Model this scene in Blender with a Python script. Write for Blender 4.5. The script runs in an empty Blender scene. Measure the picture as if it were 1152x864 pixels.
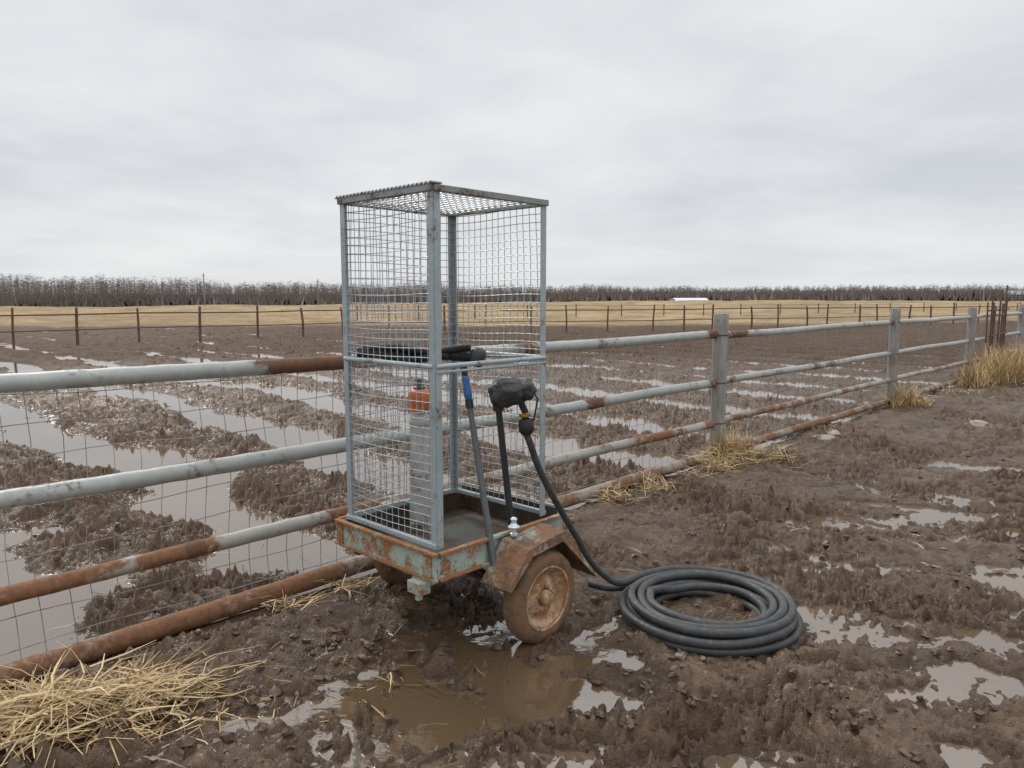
import bpy, bmesh, math, random
import numpy as np
from mathutils import Vector, Matrix
from mathutils import noise as mnoise
random.seed(7); rng=np.random.default_rng(7)
scene=bpy.context.scene
COL=scene.collection
scene.view_settings.view_transform='Standard'
scene.view_settings.look='None'
scene.view_settings.exposure=0

# ------------------------------------------------------------ directions
A=Vector((.725,-.688,0)).normalized()      # across the trailer
B=Vector((-A.y,A.x,0))                     # along the trailer and the fence
P1=Vector((2.03,7.13,0)); D=Vector((.697,.717,0)).normalized(); NF=Vector((D.y,-D.x,0))
NC=Vector((-.325,3.10,0))                   # near corner of cage
def W(a,b,z=0): return NC+A*a+B*b+Vector((0,0,z))

# ------------------------------------------------------------ noise
def hsh(ix,iy,seed):
    n=(ix*374761393+iy*668265263+seed*1442695041)&0xffffffff
    n=((n^(n>>13))*1274126177)&0xffffffff
    n=n^(n>>16)
    return (n&0xffff)/65535.0*2*math.pi
def pn(x,y,seed=0):
    x=np.asarray(x,float); y=np.asarray(y,float)
    ix=np.floor(x).astype(np.int64); iy=np.floor(y).astype(np.int64)
    fx=x-ix; fy=y-iy
    def g(dx,dy):
        t=hsh(ix+dx,iy+dy,seed); return np.cos(t)*(fx-dx)+np.sin(t)*(fy-dy)
    u=fx*fx*fx*(fx*(fx*6-15)+10); v=fy*fy*fy*(fy*(fy*6-15)+10)
    a=g(0,0)*(1-u)+g(1,0)*u; b=g(0,1)*(1-u)+g(1,1)*u
    return (a*(1-v)+b*v)*1.5
def fbm(x,y,o=3,seed=0):
    r=0; am=1; 
    for i in range(o): r=r+am*pn(x*2**i,y*2**i,seed+i*17); am*=.5
    return r
def sstep(e0,e1,x):
    t=np.clip((x-e0)/(e1-e0),0,1); return t*t*(3-2*t)

PUD=[(0.02,2.95,.25,.19,0,.058),(-.12,3.22,.24,.16,0,.05),(.18,2.74,.16,.09,.2,.045),(2.35,4.15,.95,.14,-.22,.048),(1.6,4.7,.5,.10,-.5,.048),(.52,3.05,.08,.22,.5,.036),(.40,2.85,.18,.06,-.3,.036),
     (-.88,2.68,.24,.07,.4,.040),(.95,5.0,.25,.10,0,.05),(3.3,5.4,.7,.08,-.3,.045),
     (3.1,3.75,.6,.07,.2,.040),(1.75,3.1,.35,.06,.3,.032),(2.1,2.9,.4,.07,-.3,.032),(1.5,4.15,.4,.06,.1,.04),(2.0,5.1,.5,.07,-.2,.04)]
def gfence(x): return np.interp(x,[-60,-30,-10,6,21,60,200],[40,40,40,40,44,60,110])
def height(x,y,full=False):
    s=(x-P1.x)*NF.x+(y-P1.y)*NF.y
    r=(x-P1.x)*D.x+(y-P1.y)*D.y
    u=-s
    dist=np.sqrt(x*x+y*y)
    wx=x+.16*pn(x*2.3,y*2.3,91)+.055*pn(x*8,y*8,93)+.020*pn(x*22,y*22,95); wy=y+.16*pn(x*2.3,y*2.3,92)+.055*pn(x*8,y*8,94)+.020*pn(x*22,y*22,96)
    m=.50+.90*sstep(-.35,.45,pn(wx*.9,wy*.9,5))
    cl=np.abs(pn(wx*4.6,wy*4.6,11))*.058+np.abs(pn(wx*10,wy*10,12))*.048
    cr=np.clip(pn(wx*17+3,wy*17,15)-.08,0,1)*.082+np.clip(pn(x*33,y*33,16)-.05,0,1)*.038
    cl=cl+cr*(.45+.9*sstep(-.2,.4,pn(x*1.7,y*1.7,6)))+np.abs(pn(x*26,y*26,13))*.014
    cl=cl-.037
    hn=.027+.032*fbm(wx*.75,wy*.75,3,21)+.018*pn(wx*2.6,wy*2.6,23)
    thin=sstep(.10,.45,pn(wx*.75+2,wy*2.4,27))*sstep(.3,1.0,s)
    th2=sstep(.12,.5,pn(wx*1.5+7,wy*4.2,28))*sstep(.5,1.4,s)
    hn=hn-.034*thin-.024*th2
    pm=np.maximum(thin*.2,th2*.15)
    for (px,py,rx,ry,an,dp) in PUD:
        c,sn=math.cos(an),math.sin(an)
        dx=(wx-px)*c+(wy-py)*sn; dy=-(wx-px)*sn+(wy-py)*c
        e=np.exp(-((dx/rx)**2+(dy/ry)**2)**1.0)
        hn=hn-dp*e; pm=np.maximum(pm,e)
    rut=np.exp(-((s-2.9-.25*pn(r*.4,0*r,31))/.14)**2)+np.exp(-((s-4.3-.25*pn(r*.4,0*r+3,32))/.14)**2)
    side=np.exp(-((s-3.15-.25*pn(r*.4,0*r,31))/.12)**2)+np.exp(-((s-4.58-.25*pn(r*.4,0*r+3,32))/.12)**2)
    hn=hn+(-.035*rut+.030*side)*sstep(-5,0,r)
    nf_=np.exp(-(s/.35)**2)
    hn=hn+.012*np.exp(-((s-.5)/.5)**2)
    hn=hn+cl*m*(1-.34*pm)*(1-.5*nf_)
    # flooded furrows, breaking up into wide irregular sheets near the fence
    nr=1-sstep(5,11,dist)
    rw=r+(.35+.35*nr)*pn(u*.30,r*.34,47)+.20*pn(u*1.2,r*1.2,48)
    v=(.95-.30*nr)*np.sin(rw*2*math.pi/1.85)+(.75+.40*nr)*pn(u*.20+5,rw*.52,41)+.55*fbm(u*1.0,r*1.5,2,44)
    v=v+.22*sstep(9,16,dist)+.55*sstep(17,30,dist)-.26*nr
    hf=.044*np.tanh(1.9*v)
    hf=hf+.026*np.exp(-((u-.3)/.20)**2)
    rm=sstep(-.03,.035,hf)
    hf=hf+cl*(.22+1.25*rm)*(1-.35*sstep(7,14,dist))*(1-.5*nf_)
    k=sstep(-.15,.15,s)
    h=hf*(1-k)+hn*k
    h=h-.050*np.exp(-(s/.20)**2)*sstep(-3,-5,r)
    gd=y-gfence(x)
    gm=sstep(-.5,3.5,gd+2.5*pn(x*.15,y*.3,51))
    hg=.10+.09*fbm(x*.35,y*.35,2,52)+.45*sstep(50,110,y)*(.5+fbm(x*.03,y*.05,2,53))+.75*np.exp(-((x-45)/38)**2-((y-125)/35)**2)
    h=h*(1-gm)+hg*gm
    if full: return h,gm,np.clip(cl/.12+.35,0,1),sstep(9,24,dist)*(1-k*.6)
    return h,gm

# ------------------------------------------------------------ node helpers
def newmat(name):
    m=bpy.data.materials.new(name); m.use_nodes=True
    nt=m.node_tree; b=nt.nodes['Principled BSDF']
    return m,nt,b
def node(nt,t,**k):
    n=nt.nodes.new(t)
    for a,v in k.items(): setattr(n,a,v)
    return n
def noise(nt,scale,detail=4,rough=.55,coord=None,dist=0):
    n=node(nt,'ShaderNodeTexNoise'); n.inputs['Scale'].default_value=scale
    n.inputs['Detail'].default_value=detail; n.inputs['Roughness'].default_value=rough
    n.inputs['Distortion'].default_value=dist
    if coord is not None: nt.links.new(coord,n.inputs['Vector'])
    return n.outputs['Fac']
def ramp(nt,src,stops):
    r=node(nt,'ShaderNodeValToRGB'); nt.links.new(src,r.inputs['Fac'])
    e=r.color_ramp.elements
    while len(e)<len(stops): e.new(.5)
    for i,(p,c) in enumerate(stops):
        e[i].position=p
        e[i].color=(c,c,c,1) if isinstance(c,(int,float)) else (*c,1)
    return r.outputs['Color']
def mix(nt,f,a,b,blend='MIX'):
    n=node(nt,'ShaderNodeMix',data_type='RGBA',blend_type=blend)
    for idx,v in ((0,f),(6,a),(7,b)):
        if hasattr(v,'is_output'): nt.links.new(v,n.inputs[idx])
        elif isinstance(v,(int,float)): n.inputs[idx].default_value=v if idx==0 else (v,v,v,1)
        else: n.inputs[idx].default_value=(*v,1)
    return n.outputs[2]
def mathn(nt,op,a,b=None,clamp=False):
    n=node(nt,'ShaderNodeMath',operation=op,use_clamp=clamp)
    for i,v in enumerate((a,b)):
        if v is None: continue
        if hasattr(v,'is_output'): nt.links.new(v,n.inputs[i])
        else: n.inputs[i].default_value=v
    return n.outputs[0]
def bump(nt,b,src,strength,dist):
    n=node(nt,'ShaderNodeBump'); n.inputs['Strength'].default_value=strength; n.inputs['Distance'].default_value=dist
    nt.links.new(src,n.inputs['Height']); nt.links.new(n.outputs['Normal'],b.inputs['Normal']); return n
def pos(nt): return node(nt,'ShaderNodeNewGeometry').outputs['Position']

RC0=((.175,.080,.038),(.085,.046,.030))
def rustmat(name,base,rust=.45,scale=6,metal=.3,rough=.5,rc=RC0,mud=0.0,soft=.05,attr=False):
    m,nt,b=newmat(name); p=pos(nt)
    n1=noise(nt,scale,6,.62,p); n2=noise(nt,scale*9,4,.6,p); n3=noise(nt,scale*.5,2,.5,p)
    comb=mathn(nt,'ADD',mathn(nt,'MULTIPLY',n1,.7),mathn(nt,'MULTIPLY',n2,.3))
    cm=comb
    if attr:
        ra=node(nt,'ShaderNodeAttribute',attribute_name='rust').outputs['Fac']
        cm=mathn(nt,'ADD',comb,mathn(nt,'MULTIPLY',ra,.26))
    th=.66-rust*.34
    mask=ramp(nt,cm,[(max(0,th-soft),0),(min(1,th+soft),1)])
    bc=mix(nt,n2,tuple(c*.72 for c in base),tuple(min(1,c*1.25) for c in base))
    bc=mix(nt,ramp(nt,n3,[(.35,0),(.7,.5)]),bc,tuple(c*.65+.02 for c in base))
    rcn=mix(nt,ramp(nt,n2,[(.3,0),(.7,1)]),rc[0],rc[1])
    c=mix(nt,mask,bc,rcn)
    if mud>0:
        n4=noise(nt,7,5,.7,p); n5=noise(nt,30,4,.7,p)
        f=mathn(nt,'ADD',mathn(nt,'MULTIPLY',n4,.6),mathn(nt,'MULTIPLY',n5,.4))
        mm=ramp(nt,f,[(.62-mud*.3,0),(.70-mud*.3,1)])
        c=mix(nt,mm,c,mix(nt,n5,(.055,.032,.019),(.14,.09,.055)))
    nt.links.new(c,b.inputs['Base Color'])
    nt.links.new(mathn(nt,'MULTIPLY',mathn(nt,'SUBTRACT',1,mask),metal),b.inputs['Metallic'])
    nt.links.new(mathn(nt,'ADD',mathn(nt,'MULTIPLY',mask,.85-rough),rough),b.inputs['Roughness'])
    bump(nt,b,comb,.7,.009)
    return m
def plain(name,c,rough=.6,metal=0,var=.3,scale=20,bs=.2,dirt=0):
    m,nt,b=newmat(name); p=pos(nt)
    n=noise(nt,scale,5,.6,p)
    cc=mix(nt,n,tuple(x*(1-var) for x in c),tuple(min(1,x*(1+var)) for x in c))
    if dirt:
        d=noise(nt,scale*.35,5,.65,p)
        cc=mix(nt,ramp(nt,d,[(.6-dirt*.3,0),(.75-dirt*.3,.8)]),cc,(.12,.087,.06))
    nt.links.new(cc,b.inputs['Base Color']); b.inputs['Roughness'].default_value=rough; b.inputs['Metallic'].default_value=metal
    bump(nt,b,n,bs,.004)
    return m

GALV=rustmat('galvanised_rail',(.36,.375,.355),rust=.20,scale=2.6,metal=.10,rough=.5,mud=.12,attr=True)
GALV2=rustmat('grey_far_rail',(.38,.38,.36),rust=.16,scale=2.6,metal=.10,rough=.5,attr=True)
GALVR=rustmat('rusting_rail',(.36,.345,.31),rust=.38,scale=3.6,metal=.12,rough=.55,mud=.22,rc=((.26,.12,.05),(.12,.062,.035)),attr=True)
GALVB=rustmat('muddy_rail',(.30,.265,.22),rust=.52,scale=4,metal=.1,rough=.65,mud=.26,rc=((.25,.115,.05),(.12,.062,.035)),attr=True)
RAILRUST=rustmat('rust_band',(.25,.2,.17),rust=.95,scale=9,metal=.1,rough=.7)
CAGE=rustmat('cage_steel',(.36,.42,.44),rust=.17,scale=7,metal=.2,rough=.45)
WIRE=plain('wire',(.40,.415,.42),.4,.5,.3,30)
WIREF=rustmat('fence_wire',(.30,.30,.30),rust=.28,scale=5,metal=.3,rough=.5)
TRAY=rustmat('tray_paint',(.36,.45,.39),rust=.36,scale=9,metal=.0,rough=.5,rc=((.38,.16,.055),(.19,.09,.04)),mud=.20)
TRAYIN=rustmat('tray_inner',(.055,.06,.05),rust=.5,scale=6,metal=0,rough=.7,rc=((.07,.038,.02),(.045,.028,.018)),mud=.35)
FEND=rustmat('fender_paint',(.30,.31,.26),rust=.62,scale=8,metal=0,rough=.55,rc=((.26,.13,.06),(.14,.075,.042)),mud=.34)
RIM=rustmat('rim_rust',(.46,.34,.22),rust=.5,scale=18,metal=0,rough=.7,rc=((.40,.19,.075),(.21,.105,.05)),mud=.32)
TYRE=rustmat('muddy_tyre',(.10,.07,.05),rust=.8,scale=14,metal=0,rough=.75,rc=((.22,.115,.055),(.14,.08,.045)),mud=.5)
AXLE=rustmat('axle_rust',(.1,.09,.08),rust=.8,scale=9,metal=0,rough=.8,rc=((.10,.05,.03),(.06,.04,.03)),mud=.45)
BLACK=plain('black_rubber',(.018,.018,.02),.45,0,.4,18,.2)
BLACKD=plain('dusty_black',(.028,.028,.030),.48,0,.4,18,.5,dirt=.14)
POLEG=plain('grey_pole',(.11,.12,.125),.45,.2,.3,25,.2,dirt=.1)
BLUE=plain('blue_plastic',(.03,.12,.30),.4,0,.3,25,.1)
ORANGE=plain('orange_cup',(.60,.16,.045),.4,0,.3,30,.1,dirt=.1)
WHITE=plain('white_fitting',(.60,.64,.68),.3,.3,.1,30,.1)
BRASS=plain('brass_ring',(.40,.22,.07),.4,.7,.2,30,.1)
def hosemat():
    m,nt,b=newmat('hose_rubber'); p=pos(nt)
    n=noise(nt,9,5,.6,p); n2=noise(nt,60,3,.6,p); n3=noise(nt,22,6,.75,p)
    c=mix(nt,n,(.018,.021,.024),(.050,.055,.058))
    c=mix(nt,ramp(nt,n3,[(.50,0),(.66,.7)]),c,(.11,.085,.06))
    nt.links.new(c,b.inputs['Base Color'])
    nt.links.new(ramp(nt,n2,[(.3,.40),(.7,.70)]),b.inputs['Roughness'])
    bump(nt,b,n3,.35,.003)
    return m
HOSE=hosemat()
def woodmat():
    m,nt,b=newmat('weathered_post'); p=pos(nt)
    mp=node(nt,'ShaderNodeMapping'); mp.inputs['Scale'].default_value=(1,1,.07); nt.links.new(p,mp.inputs[0])
    n=noise(nt,60,5,.6,mp.outputs[0]); n2=noise(nt,4,4,.6,p); n3=noise(nt,25,5,.7,p)
    c=mix(nt,ramp(nt,n,[(.3,0),(.7,1)]),(.18,.175,.16),(.36,.35,.325))
    c=mix(nt,ramp(nt,n2,[(.48,0),(.72,.7)]),c,(.17,.13,.09))
    c=mix(nt,ramp(nt,n3,[(.58,0),(.66,.6)]),c,(.09,.07,.055))
    nt.links.new(c,b.inputs['Base Color']); b.inputs['Roughness'].default_value=.85
    bump(nt,b,n,.6,.008)
    return m
WOOD=woodmat()
DARKWOOD=plain('dark_wood',(.12,.072,.048),.8,0,.4,8,.4)
POLEM=plain('pole_wood',(.22,.20,.19),.8,0,.2,8,.2)
def strawmat():
    m,nt,b=newmat('straw'); g=node(nt,'ShaderNodeNewGeometry')
    r=g.outputs['Random Per Island']
    c=ramp(nt,r,[(0,(.16,.095,.045)),(.3,(.36,.24,.11)),(.6,(.52,.365,.17)),(1,(.72,.57,.33))])
    nt.links.new(c,b.inputs['Base Color']); b.inputs['Roughness'].default_value=.65
    return m
STRAW=strawmat()

def mudmat():
    m,nt,b=newmat('mud'); p=pos(nt)
    sep=node(nt,'ShaderNodeSeparateXYZ'); nt.links.new(p,sep.inputs[0]); z=sep.outputs['Z']
    n1=noise(nt,1.1,5,.6,p); n2=noise(nt,16,6,.7,p); n3=noise(nt,85,4,.7,p); n4=noise(nt,2.6,5,.62,p)
    c=mix(nt,ramp(nt,n2,[(.3,0),(.7,1)]),(.064,.034,.017),(.185,.110,.060))
    c=mix(nt,ramp(nt,n1,[(.42,0),(.66,.6)]),c,(.180,.116,.068))
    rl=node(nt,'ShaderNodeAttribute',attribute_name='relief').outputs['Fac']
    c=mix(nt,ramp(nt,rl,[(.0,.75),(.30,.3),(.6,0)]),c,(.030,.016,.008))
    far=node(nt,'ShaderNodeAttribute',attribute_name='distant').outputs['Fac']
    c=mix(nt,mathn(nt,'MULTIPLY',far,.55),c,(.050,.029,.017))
    wet=node(nt,'ShaderNodeMapRange'); wet.inputs['From Min'].default_value=-.002; wet.inputs['From Max'].default_value=.048
    wet.inputs['To Min'].default_value=1; wet.inputs['To Max'].default_value=0
    zz=mathn(nt,'ADD',z,mathn(nt,'MULTIPLY',mathn(nt,'SUBTRACT',n4,.5),.12)); nt.links.new(zz,wet.inputs['Value'])
    w=wet.outputs[0]
    c=mix(nt,w,c,mix(nt,.45,c,(.038,.021,.011)))
    at=node(nt,'ShaderNodeAttribute',attribute_name='grass').outputs['Fac']
    gl=noise(nt,.06,5,.65,p); gs=noise(nt,2.0,6,.75,p); gm_=noise(nt,.25,6,.75,p)
    gc=mix(nt,ramp(nt,gl,[(.38,0),(.6,1)]),(.44,.33,.19),(.29,.215,.13))
    gc=mix(nt,ramp(nt,gm_,[(.45,0),(.60,.75)]),gc,(.19,.14,.09))
    gc=mix(nt,ramp(nt,gs,[(.4,0),(.7,.7)]),gc,(.20,.145,.09))
    c=mix(nt,at,c,gc)
    nt.links.new(c,b.inputs['Base Color'])
    film=ramp(nt,n4,[(.42,.54),(.55,.17)])
    fs=ramp(nt,n3,[(.3,-0.0),(.7,.16)])
    r1=mathn(nt,'ADD',film,fs)
    r2=mathn(nt,'MULTIPLY',r1,mathn(nt,'SUBTRACT',1,mathn(nt,'MULTIPLY',w,.72)))
    r3=mathn(nt,'MAXIMUM',r2,mathn(nt,'MULTIPLY',at,.95))
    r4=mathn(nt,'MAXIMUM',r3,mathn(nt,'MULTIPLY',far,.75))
    nt.links.new(r4,b.inputs['Roughness'])
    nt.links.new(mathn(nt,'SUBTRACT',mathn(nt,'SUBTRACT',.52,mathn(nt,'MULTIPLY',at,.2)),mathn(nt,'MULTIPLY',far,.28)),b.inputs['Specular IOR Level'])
    hh=mathn(nt,'ADD',mathn(nt,'MULTIPLY',n2,1.0),mathn(nt,'MULTIPLY',n3,.45))
    bump(nt,b,hh,1.0,.032)
    return m
MUD=mudmat()
def watermat():
    m,nt,b=newmat('puddle_water'); p=pos(nt)
    n=noise(nt,1.1,3,.5,p)
    c=mix(nt,n,(.085,.054,.028),(.14,.094,.056))
    nt.links.new(c,b.inputs['Base Color'])
    b.inputs['Roughness'].default_value=.035
    b.inputs['IOR'].default_value=2.6
    mp=node(nt,'ShaderNodeMapping'); mp.inputs['Scale'].default_value=(1,1.6,1); mp.inputs['Rotation'].default_value=(0,0,.5); nt.links.new(p,mp.inputs[0])
    rp=noise(nt,11,3,.5,mp.outputs[0]); bump(nt,b,rp,.12,.01)
    return m
WATER=watermat()
def stoneforest():
    m,nt,b=newmat('bare_forest'); p=pos(nt)
    g=node(nt,'ShaderNodeNewGeometry').outputs['Random Per Island']
    n=noise(nt,.05,3,.5,p)
    c=ramp(nt,g,[(0,(.125,.10,.085)),(.85,(.20,.165,.145)),(1,(.34,.31,.28))])
    c=mix(nt,ramp(nt,n,[(.4,0),(.65,.5)]),c,(.155,.14,.14))
    nt.links.new(c,b.inputs['Base Color']); b.inputs['Roughness'].default_value=.9
    return m
FOREST=stoneforest()

# ------------------------------------------------------------ mesh builder
class MB:
    def __init__(s): s.v=[]; s.f=[]
    def add(s,vs,fs):
        o=len(s.v); s.v+= [tuple(v) for v in vs]; s.f+=[tuple(i+o for i in f) for f in fs]
    def box(s,c,ax,ay,az,sx,sy,sz):
        c=Vector(c); vs=[]
        for k in (-1,1):
            for j in (-1,1):
                for i in (-1,1): vs.append(c+ax*(i*sx/2)+ay*(j*sy/2)+az*(k*sz/2))
        s.add(vs,[(0,2,3,1),(4,5,7,6),(0,1,5,4),(2,6,7,3),(0,4,6,2),(1,3,7,5)])
    def beam(s,p,q,w,h,up=Vector((0,0,1))):
        p=Vector(p);q=Vector(q); d=(q-p); L=d.length; d.normalize()
        if abs(d.dot(up))>.95: up=A
        x=d.cross(up).normalized(); y=x.cross(d).normalized()
        s.box((p+q)/2,d,x,y,L,w,h)
    def tube(s,pts,r,n=8,cap=True):
        pts=[Vector(p) for p in pts]; m=len(pts)
        rr=r if isinstance(r,(list,tuple)) else [r]*m
        t=(pts[1]-pts[0]).normalized()
        u=t.cross(Vector((0,0,1)))
        if u.length<.05: u=t.cross(Vector((1,0,0)))
        u.normalize(); vs=[]; 
        for i in range(m):
            if i==0: tt=pts[1]-pts[0]
            elif i==m-1: tt=pts[-1]-pts[-2]
            else: tt=pts[i+1]-pts[i-1]
            tt.normalize(); u=(u-tt*u.dot(tt)).normalized(); w=tt.cross(u)
            for k in range(n):
                a=2*math.pi*k/n; vs.append(pts[i]+(u*math.cos(a)+w*math.sin(a))*rr[i])
        fs=[]
        for i in range(m-1):
            for k in range(n):
                k2=(k+1)%n; fs.append((i*n+k,i*n+k2,(i+1)*n+k2,(i+1)*n+k))
        if cap: fs.append(tuple(range(n))[::-1]); fs.append(tuple((m-1)*n+k for k in range(n)))
        s.add(vs,fs)
    def lathe(s,c,axis,prof,n=32,closed=False):
        c=Vector(c); axis=Vector(axis).normalized()
        u=axis.cross(Vector((0,0,1)))
        if u.length<.05: u=Vector((1,0,0))
        u.normalize(); w=axis.cross(u); vs=[]
        for (h,r) in prof:
            for k in range(n):
                a=2*math.pi*k/n; vs.append(c+axis*h+(u*math.cos(a)+w*math.sin(a))*r)
        fs=[]; m=len(prof)
        for i in range(m if closed else m-1):
            j=(i+1)%m
            for k in range(n):
                k2=(k+1)%n; fs.append((i*n+k,i*n+k2,j*n+k2,j*n+k))
        if not closed:
            fs.append(tuple(range(n))[::-1]); fs.append(tuple((m-1)*n+k for k in range(n)))
        s.add(vs,fs)
def make(name,mb,mat,parent=None,origin=None,smooth=True,bevel=0,label=None,category=None,kind=None,group=None,angle=40):
    o=Vector(origin) if origin is not None else (Vector(parent.location) if parent else Vector((0,0,0)))
    me=bpy.data.meshes.new(name)
    me.from_pydata([tuple(Vector(v)-o) for v in mb.v],[],mb.f); me.update()
    me.materials.append(mat)
    if smooth:
        me.shade_smooth()
        try: me.set_sharp_from_angle(angle=math.radians(angle))
        except Exception: pass
    ob=bpy.data.objects.new(name,me); COL.objects.link(ob)
    if parent:
        ob.parent=parent; ob.location=o-Vector(parent.location)
    else: ob.location=o
    if bevel:
        b=ob.modifiers.new('Bevel','BEVEL'); b.width=bevel; b.segments=2; b.limit_method='ANGLE'
    if label: ob['label']=label
    if category: ob['category']=category
    if kind: ob['kind']=kind
    if group: ob['group']=group
    return ob
def thing(name,loc,label,category,group=None):
    e=bpy.data.objects.new(name,None); e.location=loc; e.empty_display_size=.2; COL.objects.link(e)
    e['label']=label; e['category']=category
    if group: e['group']=group
    return e
Z=Vector((0,0,1)); X=Vector((1,0,0)); Y=Vector((0,1,0))

# ------------------------------------------------------------ ground
def axis_coords(c,flat,step,growth,far1,g2,far):
    out=[c]; d=0; st=step
    while d<far:
        if d<flat: st=step
        elif d<far1: st=max(step,(d-flat)*growth+step)
        else: st=st*(1+g2)
        d+=st; out.append(c+d)
    return out
xr=axis_coords(.3,2.6,.013,.0070,45,.10,1500)
xs=np.array(sorted([-v for v in xr]+list(np.arange(-.3+.013,.295,.013))+xr))
yf=axis_coords(4.6,1.6,.013,.0042,50,.06,1800)
yb=[2.2]; st=.013
while yb[-1]>-25: st*=1.18; yb.append(yb[-1]-st)
ys=np.array(sorted(yb+list(np.arange(2.213,4.59,.013))+yf))
GX,GY=np.meshgrid(xs,ys)
H,G,RL,FA=height(GX.ravel(),GY.ravel(),True)
nx,ny=len(xs),len(ys); nv=nx*ny
me=bpy.data.meshes.new('ground')
me.vertices.add(nv); co=np.empty((nv,3),np.float32); co[:,0]=GX.ravel(); co[:,1]=GY.ravel(); co[:,2]=H
me.vertices.foreach_set('co',co.ravel())
idx=np.arange(nv,dtype=np.int32).reshape(ny,nx)
q=np.stack([idx[:-1,:-1],idx[:-1,1:],idx[1:,1:],idx[1:,:-1]],-1).reshape(-1,4)
nf=len(q); me.loops.add(nf*4); me.loops.foreach_set('vertex_index',q.ravel())
me.polygons.add(nf); me.polygons.foreach_set('loop_start',np.arange(0,nf*4,4,dtype=np.int32))
me.update(calc_edges=True)
me.polygons.foreach_set('use_smooth',np.ones(nf,bool))
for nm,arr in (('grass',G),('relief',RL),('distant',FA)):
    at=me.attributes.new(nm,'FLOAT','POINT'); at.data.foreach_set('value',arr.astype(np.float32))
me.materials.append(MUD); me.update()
gr=bpy.data.objects.new('ground',me); COL.objects.link(gr); gr['kind']='structure'
mb=MB(); mb.add([(-70,-20,0),(90,-20,0),(90,75,0),(-70,75,0)],[(0,1,2,3)])
make('water',mb,WATER,kind='structure',smooth=False)
def gz(x,y):
    h,_=height(np.array([x],float),np.array([y],float)); return float(h[0])

# ------------------------------------------------------------ pipe fence
def F(q,off=0,z=0): return P1+D*q+NF*off+Vector((0,0,z))
fence=thing('pipe_fence',F(0),'long galvanised pipe rail fence with round grey posts and wire mesh','fence')
def wav(q,z,seed): return z+.005*math.sin(q*.9+seed)+.003*math.sin(q*2.3+seed*2)
def rail(z,r,mat,q0,q1,seed,patches=(),label=None,slope=0):
    mb=MB(); n=int((q1-q0)/.05)+2; pts=[];qs=[]
    for i in range(n):
        q=q0+(q1-q0)*i/(n-1); pts.append(F(q,0,wav(q,z,seed)+slope*min(0,q)+.0012*math.sin(q*31))); qs.append(q)
    mb.tube(pts,r,14)
    ob=make('rail',mb,mat,fence,label=label)
    vals=[]
    for qq in qs:
        v=max([math.exp(-(abs(qq-pq)/pw)**2.5)*ps for pq,pw,ps in patches] or [0]); vals+= [v]*14
    at=ob.data.attributes.new('rust','FLOAT','POINT'); at.data.foreach_set('value',vals)
    return ob
rail(1.25,.040,GALV,-11,-.07,1,[(-4.5,.33,.95),(-5.6,.1,.3),(-2.7,.15,.4),(-.2,.12,.6)])
rail(1.245,.036,GALV2,-.07,22,4,[(.35,.3,.5),(2.6,.2,.3),(4.9,.15,.5),(7.4,.3,.3)])
rail(.785,.040,GALV,-11,-.07,2,[(-5.0,.1,.4),(-2.0,.12,.8),(-.2,.12,.6)])
rail(.80,.036,GALV2,-.07,22,2.5,[(.2,.15,.4),(2.2,.3,.4),(5.2,.3,.4)])
rail(.395,.038,GALVR,-11,-.07,3,[(-5.2,.14,1),(-5.75,.25,.75),(-4.2,.12,.6),(-1.1,.3,.8)],label='rust streaked lower rail')
rail(.41,.034,GALVR,-.07,22,3.2,[(1,.8,.4)])
rail(.090,.050,GALVB,-11,-.07,5,[(-5.25,.2,1),(-4.6,.3,.5)],label='muddy rusted bottom rail',slope=.007)
rail(.095,.042,GALVB,-.07,22,5.3)
for q,z,r in ((-5.12,wav(-5.12,.395,3),.0405),(-2.0,wav(-2.0,.785,2),.0425)):
    mb=MB(); mb.tube([F(q-.045,0,z),F(q-.04,0,z),F(q+.04,0,z),F(q+.045,0,z)],[r*.96,r*1.03,r*1.03,r*.96],14); make('pipe_sleeve',mb,RAILRUST,fence)
mb=MB(); prof=[(-.3+i*(1.74/13),.070+.002*math.sin(i*1.7)) for i in range(14)]+[(1.452,.064),(1.457,.03)]
mb.lathe((0,0,0),Z,prof,24)
for k,v in enumerate(mb.v):
    x,y,z=v; a=math.atan2(y,x); f=1+.02*math.sin(5*a+1)+.012*math.sin(11*a+z*3)
    mb.v[k]=(x*f,y*f,z)
p0=make('post',mb,WOOD,fence,origin=(0,0,0)); pmesh=p0.data; bpy.data.objects.remove(p0)
PO=.02
for i,(q,zz,rot) in enumerate([(-9.6,0,.2),(-.09,0,.78),(5.0,0,.8),(9.35,-.03,.7),(13.9,.0,.9),(18.5,0,.8)]):
    o=bpy.data.objects.new('post',pmesh); o.parent=fence; o.location=F(q,PO,zz)-fence.location; o.rotation_euler=(.01*math.sin(i*3),.012*math.cos(i*5),rot); COL.objects.link(o)
for q in (-.09,5.0,9.35):
    for z in (1.25,.795,.405):
        mb=MB(); pts=[]
        for k in range(13):
            a=-math.pi*.62+math.pi*1.24*k/12
            pts.append(F(q,PO,z)+NF*(.074*math.cos(a))+D*(.074*math.sin(a)))
        mb.tube(pts,.006,6); make('rail_strap',mb,RAILRUST,fence)
mb=MB()
q=-10.9
while q<21.5:
    o=-.052; j=random.uniform(-.012,.012)
    pts=[F(q+j+.014*math.sin(z*7+q*2),o+.006*math.sin(q*5+z*9),z) for z in (.06,.25,.4,.55,.7,.85,1.0,1.21)]
    mb.tube(pts,.0018,4,False); q+=.105
for i in range(9):
    z=.12+i*.135; pts=[]; n=240
    for k in range(n):
        qq=-10.95+32.4*k/(n-1); pts.append(F(qq,-.0555,z+.010*math.sin(qq*3.1+i)+.006*math.sin(qq*7.7+i*2)))
    mb.tube(pts,.0021,4,False)
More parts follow.
